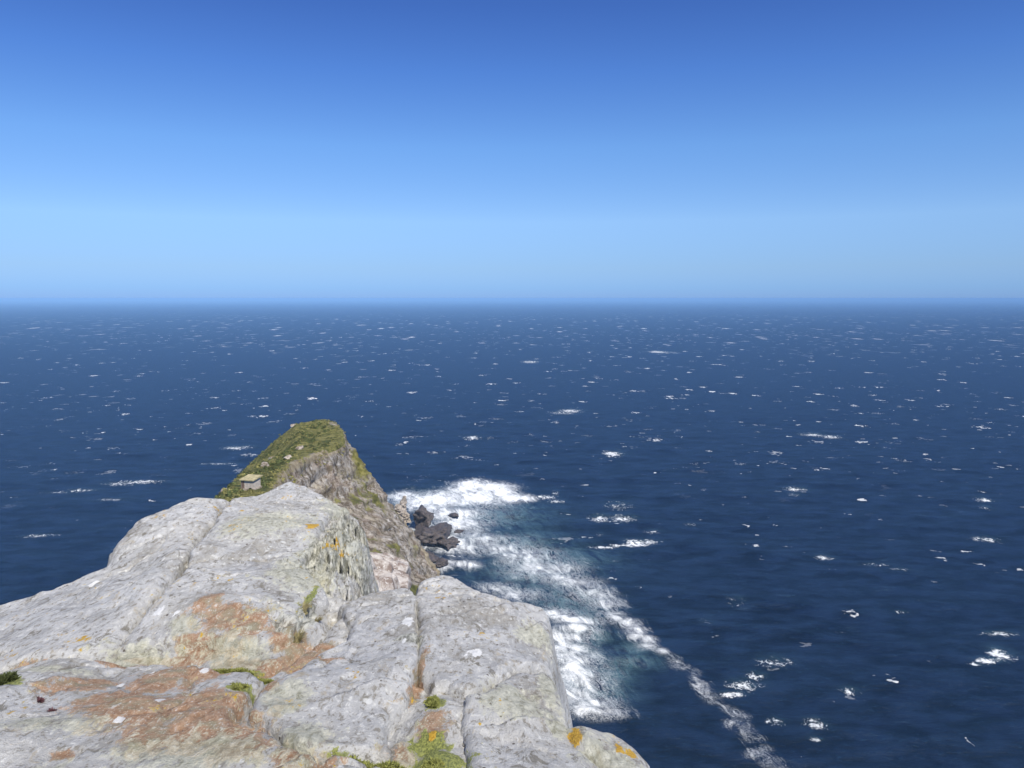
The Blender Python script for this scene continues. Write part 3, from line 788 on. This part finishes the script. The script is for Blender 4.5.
# pinkish white broken blocks in the gully behind the slabs
rs = np.random.RandomState(4)
BL = [(340,588,18,.55),(352,583,19,.6),(364,589,18,.5),(376,585,20,.6),(388,590,20,.55),(398,583,24,.7),(357,572,24,.7),(369,574,25,.65),(381,575,27,.7),(392,571,30,.75),(366,561,31,.8),(378,563,33,.75),(388,558,38,.9)]
BLAB = ['leftmost in the lowest row', 'second from left, lowest row', 'third from left, lowest row', 'fourth from left, lowest row', 'fifth from left, lowest row', 'rightmost in the lowest row',
        'leftmost in the middle row', 'second from left, middle row', 'third from left, middle row', 'rightmost in the middle row', 'leftmost in the top row', 'middle one of the top row', 'rightmost in the top row']
for i, (u, v, d, s) in enumerate(BL):
    z = -d * tanv(v); x, y, zz = at_z(u, v, z)
    me = boulder_mesh('boulder', s * rs.uniform(.8, 1.3), s * rs.uniform(.8, 1.3), s * rs.uniform(.7, 1.0), 80 + i, PINK, 4, .36, .10)
    rock('boulder', 'broken pinkish white block heaped behind the grey slabs, ' + BLAB[i], 'boulder', 'broken blocks heaped in the gully', me, (x, y, zz - s * .75), rz=rs.uniform(0, 3), tilt=rs.uniform(-.5, .5))

# pale boulders lying on the grassy slope
GB = [(222,486,185,1.6,'pale boulder lowest on the left slope of the headland'),(268,455,255,1.3,'pale boulder half way up the left edge of the headland'),(291,428,288,1.1,'pale boulder near the left end of the summit'),
      (261,470,200,1.2,'pale boulder on the grass just above the hut'),(284,466,214,1.2,'small pale boulder on the grass right of the hut'),(297,455,235,1.4,'pale boulder in the middle of the grassy slope'),(337,428,290,1.3,'pale crag at the right end of the summit'),(346,436,284,1.1,'pale crag just below the right end of the summit')]
for i, (u, v, y, s, lab) in enumerate(GB):
    x = (u - 512) / F * y
    rock('boulder', lab, 'boulder', 'pale boulders on the grassy slope', boulder_mesh('boulder', s, s, s * .8, 120 + i, DUN, 3, .5, .2), (x, y, head_z(x, y) - s * .6), rz=i)

# ------------------------------------------------------------------ hut
def box(name, mat, parent, lo, hi, bev=.03):
    bm = bmesh.new(); bmesh.ops.create_cube(bm, size=1)
    for v in bm.verts:
        v.co = Vector([lo[k] + (v.co[k] + .5) * (hi[k] - lo[k]) for k in range(3)])
    if bev: bmesh.ops.bevel(bm, geom=bm.edges[:], offset=bev, segments=2, affect='EDGES')
    me = bpy.data.meshes.new(name); bm.to_mesh(me); bm.free(); me.materials.append(mat)
    o = bpy.data.objects.new(name, me); COL.objects.link(o); o.parent = parent
    return o
hut = bpy.data.objects.new('stone_hut', None); COL.objects.link(hut)
best = None
for yy in np.arange(145, 205, 1.0):
    xx = (242.5 - 512) / F * yy; zz = head_z(xx, yy); vv = 384 + F * math.tan(math.atan((H - zz) / yy) - PITCH)
    if best is None or abs(vv - 490.5) < best[0]: best = (abs(vv - 490.5), xx, yy, zz, vv)
print('HUT', best)
hut.location = (best[1], best[2] + 2.0, best[3]); hut.rotation_euler = (0, 0, math.radians(-14))
tag(hut, 'small pale stone hut with a flat yellowish roof standing on the grassy slope', 'hut')
HUTW, HUTD = 1.4, 1.45
wl = box('wall', WALL, hut, (-HUTW, -HUTD, -1.0), (HUTW, HUTD, 2.05), .04)
rf = box('roof', ROOF, hut, (-HUTW - .3, -HUTD - .3, 0), (HUTW + .3, HUTD + .5, .22), .03)
rf.location = (0, 0, 2.1); rf.rotation_euler = (math.radians(6), 0, 0)
dr = box('door', DARK, hut, (-1.3, -HUTD - .03, .3), (-.6, -HUTD + .02, 1.9), .01)
fo = box('plinth', DUN, hut, (-HUTW - .25, -HUTD - .25, -1.4), (HUTW + .25, HUTD + .25, .25), .05)

# ------------------------------------------------------------------ sea
def sea():
    # fine where it is near and in front, coarse elsewhere; one sheet
    tan_ = np.concatenate([np.linspace(1.6, .64, 60)[:-1], np.linspace(.64, .30, 330)[:-1], np.linspace(.30, .012, 300)[:-1], np.geomspace(.012, .0012, 40)])
    R_ = H / tan_
    ang = np.radians(np.concatenate([np.linspace(-180, -44, 60)[:-1], np.linspace(-44, 44, 900)[:-1], np.linspace(44, 180, 60)]))
    nr, nc = len(R_), len(ang)
    A, R2 = np.meshgrid(ang, R_)
    X, Y = R2 * np.sin(A), R2 * np.cos(A)
    fade = np.exp(-R2 / 2600.)
    sw = np.zeros_like(X)
    for k, (L, a, dr_) in enumerate([(70, .75, .05), (46, .5, -.25), (31, .34, .3), (110, .6, .12), (21, .2, -.1)]):
        ph = (X * math.sin(dr_) + Y * math.cos(dr_)) * 6.283 / L + perlin(X / 160, Y / 160, k) * 5
        sw += a * (np.abs(np.sin(ph / 2)) * -2 + 1.2) * (1 + .8 * perlin(X / 90, Y / 90, k + 9))
    foam = np.zeros_like(X); milk = np.zeros_like(X); cap = np.zeros_like(X)
    def ell(u, v, ru, rv, s, arr, tilt=0.0):
        x, y, _ = sea_at(u, v); k = math.hypot(x, y)
        rx = ru / F * y * 1.02; ry = rv * y * y / (H * F)
        dx, dy = X - x, Y - y
        if tilt: dx, dy = dx * math.cos(tilt) + dy * math.sin(tilt), -dx * math.sin(tilt) + dy * math.cos(tilt)
        np.maximum(arr, s * np.exp(-((dx / rx) ** 2 + (dy / ry) ** 2)), out=arr)
    def chain(pts, s, arr, dens=8):
        for a, b in zip(pts[:-1], pts[1:]):
            n = max(2, int(math.hypot(b[0] - a[0], b[1] - a[1]) / dens))
            for i in range(n):
                t = i / n; p = [a[k] + (b[k] - a[k]) * t for k in range(len(a))]
                jx, jy = random.gauss(0, p[2] * .25), random.gauss(0, p[3] * .25)
                ell(p[0] + jx, p[1] + jy, p[2] * random.uniform(.8, 1.2), p[3] * random.uniform(.8, 1.2), s * p[4] if len(p) > 4 else s, arr)
    # thick surf off the point
    chain([(462,489,22,6),(492,488,20,7),(515,499,14,4.5),(538,499,10,3)], 1.5, foam)
    chain([(430,500,26,7),(470,497,34,9),(500,500,24,7)], 1.35, foam)
    chain([(412,500,16,6),(440,512,22,7),(466,520,24,8),(450,530,22,8)], 1.2, foam)
    chain([(450,540,18,7),(470,548,18,8),(452,562,14,5),(480,566,14,5)], 1.2, foam)
    chain([(470,532,22,7,1.),(510,552,26,8,1.),(548,572,26,8,1.),(590,592,20,7,.9),(615,612,13,6,.95),(645,640,10,5,1.05),(672,657,8,4,1.1)], .95, foam)
    chain([(672,657,9,5),(695,675,10,5),(712,695,11,6),(735,718,13,7),(758,748,14,7),(775,770,15,8)], .46, foam, 5)
    chain([(540,612,26,5),(585,624,22,4),(560,640,18,8),(575,660,18,9)], 1.2, foam)
    chain([(565,640,16,12),(570,665,24,13),(580,690,28,12),(598,710,28,10),(618,724,20,8)], 1.1, foam)
    chain([(556,650,12,14),(566,690,16,14),(580,720,18,10)], 1.0, foam)
    chain([(640,545,10,2.0),(610,547,12,1.6),(590,546,12,1.0)], .9, cap)
    chain([(500,590,30,8),(530,600,24,8)], .80, foam)
    chain([(430,500,40,12),(480,510,50,14),(500,540,50,16),(540,570,50,16),(560,605,40,14),(590,600,28,10),(580,660,30,22),(600,700,34,16),(640,640,20,10)], .95, milk, 12)
    for (u, v, a, b, s) in [(600,519,9,3.2,1.0),(622,519,11,3.2,.95),(618,506,12,4,.62),(600,534,4,2,.5),(812,435,9,1.6,.9),(612,454,7,2.4,1.2),(570,411,9,1.3,1.0),(562,413,11,1.4,.7),
        (744,686,13,5,1.05),(731,694,10,2.4,1.25),(755,676,7,4,.9),(775,663,14,4.5,.78),(815,725,9,5,.95),(848,692,8,4,.8),(776,722,6,4,.7),(815,740,5,2,.8),
        (1000,655,9,5,1.25),(988,661,13,2.4,1.0),(975,664,5,1.6,1.0),(998,634,14,2,.9),(985,539,10,2.2,1.0),(984,500,6,2,1.0),(985,508,4,2,.6),(824,558,7,2,.9),(795,489,8,1.8,1.0),(793,495,4,1.8,.6),
        (635,543,10,2.6,1.1),(650,542,8,2.2,1.0),(652,531,6,2,.7),(735,602,9,5,.35),(705,622,6,4,.32),(140,482,18,1.3,.9),(120,484,14,1.4,.8),(80,490,12,1.2,.8),(60,492,14,1.0,.6),(110,500,12,1.5,.6),(235,448,10,1.5,.9),(246,447,8,1.2,.6),(218,464,14,1.1,.8),
        (40,536,16,1.2,.75),(530,362,7,1,.9),(658,352,8,.9,1.0),(830,437,8,1.5,.9),(690,524,5,1.6,.5),(875,565,12,1.6,.6),(900,570,8,1.6,.5),(545,497,8,1.6,1.0),(556,501,7,1.4,.9),(555,493,3,2,.7),(472,438,6,1.6,1.0),(770,722,4,2,.7),(900,612,6,1.4,.5),(640,588,4,1.5,.5)]:
        ell(u, v, a * 1.35, b * 1.35, s * .85, cap)
        ell(u + 2, v - b * .6, a * 1.3, b * 1.3, .35 * s, milk)
    # calmer dark pools inside the surf
    for (u, v, a, b) in [(465,556,18,7),(500,532,22,5),(530,585,22,6),(620,650,14,12),(490,560,10,4)]:
        x, y, _ = sea_at(u, v)
        q = np.exp(-(((X - x) / (a / F * y)) ** 2 + ((Y - y) / (b * y * y / (H * F))) ** 2)); foam *= 1 - .7 * q; milk *= 1 - .35 * q
    # broken water round the skerries and the shore
    for (u, v, a, b, h, lab) in SK: ell(u, v, a * 1.6, 7, 1.05, foam)
    Zs = sw * fade + foam * fade * (1.1 + 1.4 * perlin(X / 9, Y / 9, 3))
    o = link_mesh('sea', np.stack([X.ravel(), Y.ravel(), Zs.ravel()], 1), grid_faces(nr, nc), SEA)
    vattr(o, 'foam', foam.ravel()); vattr(o, 'cap', cap.ravel()); vattr(o, 'milk', milk.ravel())
    tag(o, kind='structure')
sea()

# ------------------------------------------------------------------ air
HAZE_D = 4.7e-5
def haze():
    bm = bmesh.new(); bmesh.ops.create_cube(bm, size=1)
    for v in bm.verts: v.co = Vector((v.co.x * 420000, v.co.y * 420000, -9 + (v.co.z + .5) * (H + 1.5 + 9)))
    me = bpy.data.meshes.new('haze'); bm.to_mesh(me); bm.free()
    m = bpy.data.materials.new('haze'); m.use_nodes = True; nt = m.node_tree; nt.nodes.clear()
    out = nt.nodes.new('ShaderNodeOutputMaterial'); pv = nt.nodes.new('ShaderNodeVolumePrincipled')
    pv.inputs['Color'].default_value = (.32, .60, .995, 1); pv.inputs['Density'].default_value = HAZE_D; pv.inputs['Anisotropy'].default_value = -0.3
    nt.links.new(pv.outputs[0], out.inputs['Volume']); me.materials.append(m)
    o = bpy.data.objects.new('haze', me); COL.objects.link(o); tag(o, kind='stuff')
haze()

# ------------------------------------------------------------------ light
SUN_EL, SUN_AZ = math.radians(52), math.radians(150)   # azimuth clockwise from the view direction: behind, to the right
w = bpy.data.worlds.new('World'); S.world = w; w.use_nodes = True
nt = w.node_tree; bg = nt.nodes['Background']
sky = nt.nodes.new('ShaderNodeTexSky'); sky.sky_type = 'NISHITA'; sky.sun_disc = False
sky.sun_elevation = SUN_EL; sky.sun_rotation = SUN_AZ; sky.altitude = 240
sky.altitude = 5000; sky.air_density = 1.0; sky.dust_density = 0.0; sky.ozone_density = 10
# clear maritime air: deepen the blue overhead, mist over the sea line (by elevation)
tc = nt.nodes.new('ShaderNodeTexCoord'); sx = nt.nodes.new('ShaderNodeSeparateXYZ'); nt.links.new(tc.outputs['Generated'], sx.inputs[0])
mr = nt.nodes.new('ShaderNodeMapRange'); mr.inputs[1].default_value = 0; mr.inputs[2].default_value = .4; nt.links.new(sx.outputs[2], mr.inputs[0])
cr = nt.nodes.new('ShaderNodeValToRGB'); nt.links.new(mr.outputs[0], cr.inputs[0])
el = cr.color_ramp.elements
SKYM = [(0.0, (.49, .59, .88)), (.72, (.66, .745, .94)), (2.1, (1.13, 1.02, .98)), (5.3, (2.0, 1.68, 1.37)), (10.3, (1.88, 1.89, 1.72)), (15.1, (1.38, 1.60, 1.82)), (19.1, (1.10, 1.32, 1.70)), (23.0, (1.02, 1.22, 1.6))]
while len(el) < len(SKYM): el.new(.5)
for e, (a, c) in zip(el, SKYM):
    e.position = min(1, math.sin(math.radians(a)) / .4); e.color = (c[0] / 2, c[1] / 2, c[2] / 2, 1)
vm = nt.nodes.new('ShaderNodeVectorMath'); vm.operation = 'MULTIPLY'; nt.links.new(sky.outputs[0], vm.inputs[0]); nt.links.new(cr.outputs[0], vm.inputs[1])
v2 = nt.nodes.new('ShaderNodeVectorMath'); v2.operation = 'SCALE'; v2.inputs[3].default_value = 2.0; nt.links.new(vm.outputs[0], v2.inputs[0])
nt.links.new(v2.outputs[0], bg.inputs[0]); bg.inputs[1].default_value = .085
sl = bpy.data.lights.new('sun', 'SUN'); sl.energy = 5.0; sl.angle = math.radians(.53); sl.color = (1, .955, .88)
so = bpy.data.objects.new('sun', sl); COL.objects.link(so)
sd = Vector((math.sin(SUN_AZ) * math.cos(SUN_EL), math.cos(SUN_AZ) * math.cos(SUN_EL), math.sin(SUN_EL)))
so.rotation_euler = sd.to_track_quat('Z', 'Y').to_euler(); so.location = (0, -20, 300)

# ------------------------------------------------------------------ camera
cam = bpy.data.cameras.new('camera'); cam.sensor_width = 36; cam.lens = 36 * F / 1024; cam.clip_start = .1; cam.clip_end = 600000
co = bpy.data.objects.new('camera', cam); COL.objects.link(co); co.location = (0, 0, H); co.rotation_euler = (math.pi / 2 - PITCH, 0, 0)
S.camera = co
S.view_settings.view_transform = 'Standard'; S.view_settings.look = 'None'; S.view_settings.exposure = 0.25; S.view_settings.gamma = 1.0
S.cycles.use_denoising = True; S.cycles.denoiser = 'OPENIMAGEDENOISE'; S.cycles.denoising_input_passes = 'RGB_ALBEDO_NORMAL'; S.cycles.denoising_prefilter = 'ACCURATE'
S.cycles.max_bounces = 6; S.cycles.diffuse_bounces = 3; S.cycles.glossy_bounces = 2; S.cycles.volume_bounces = 0
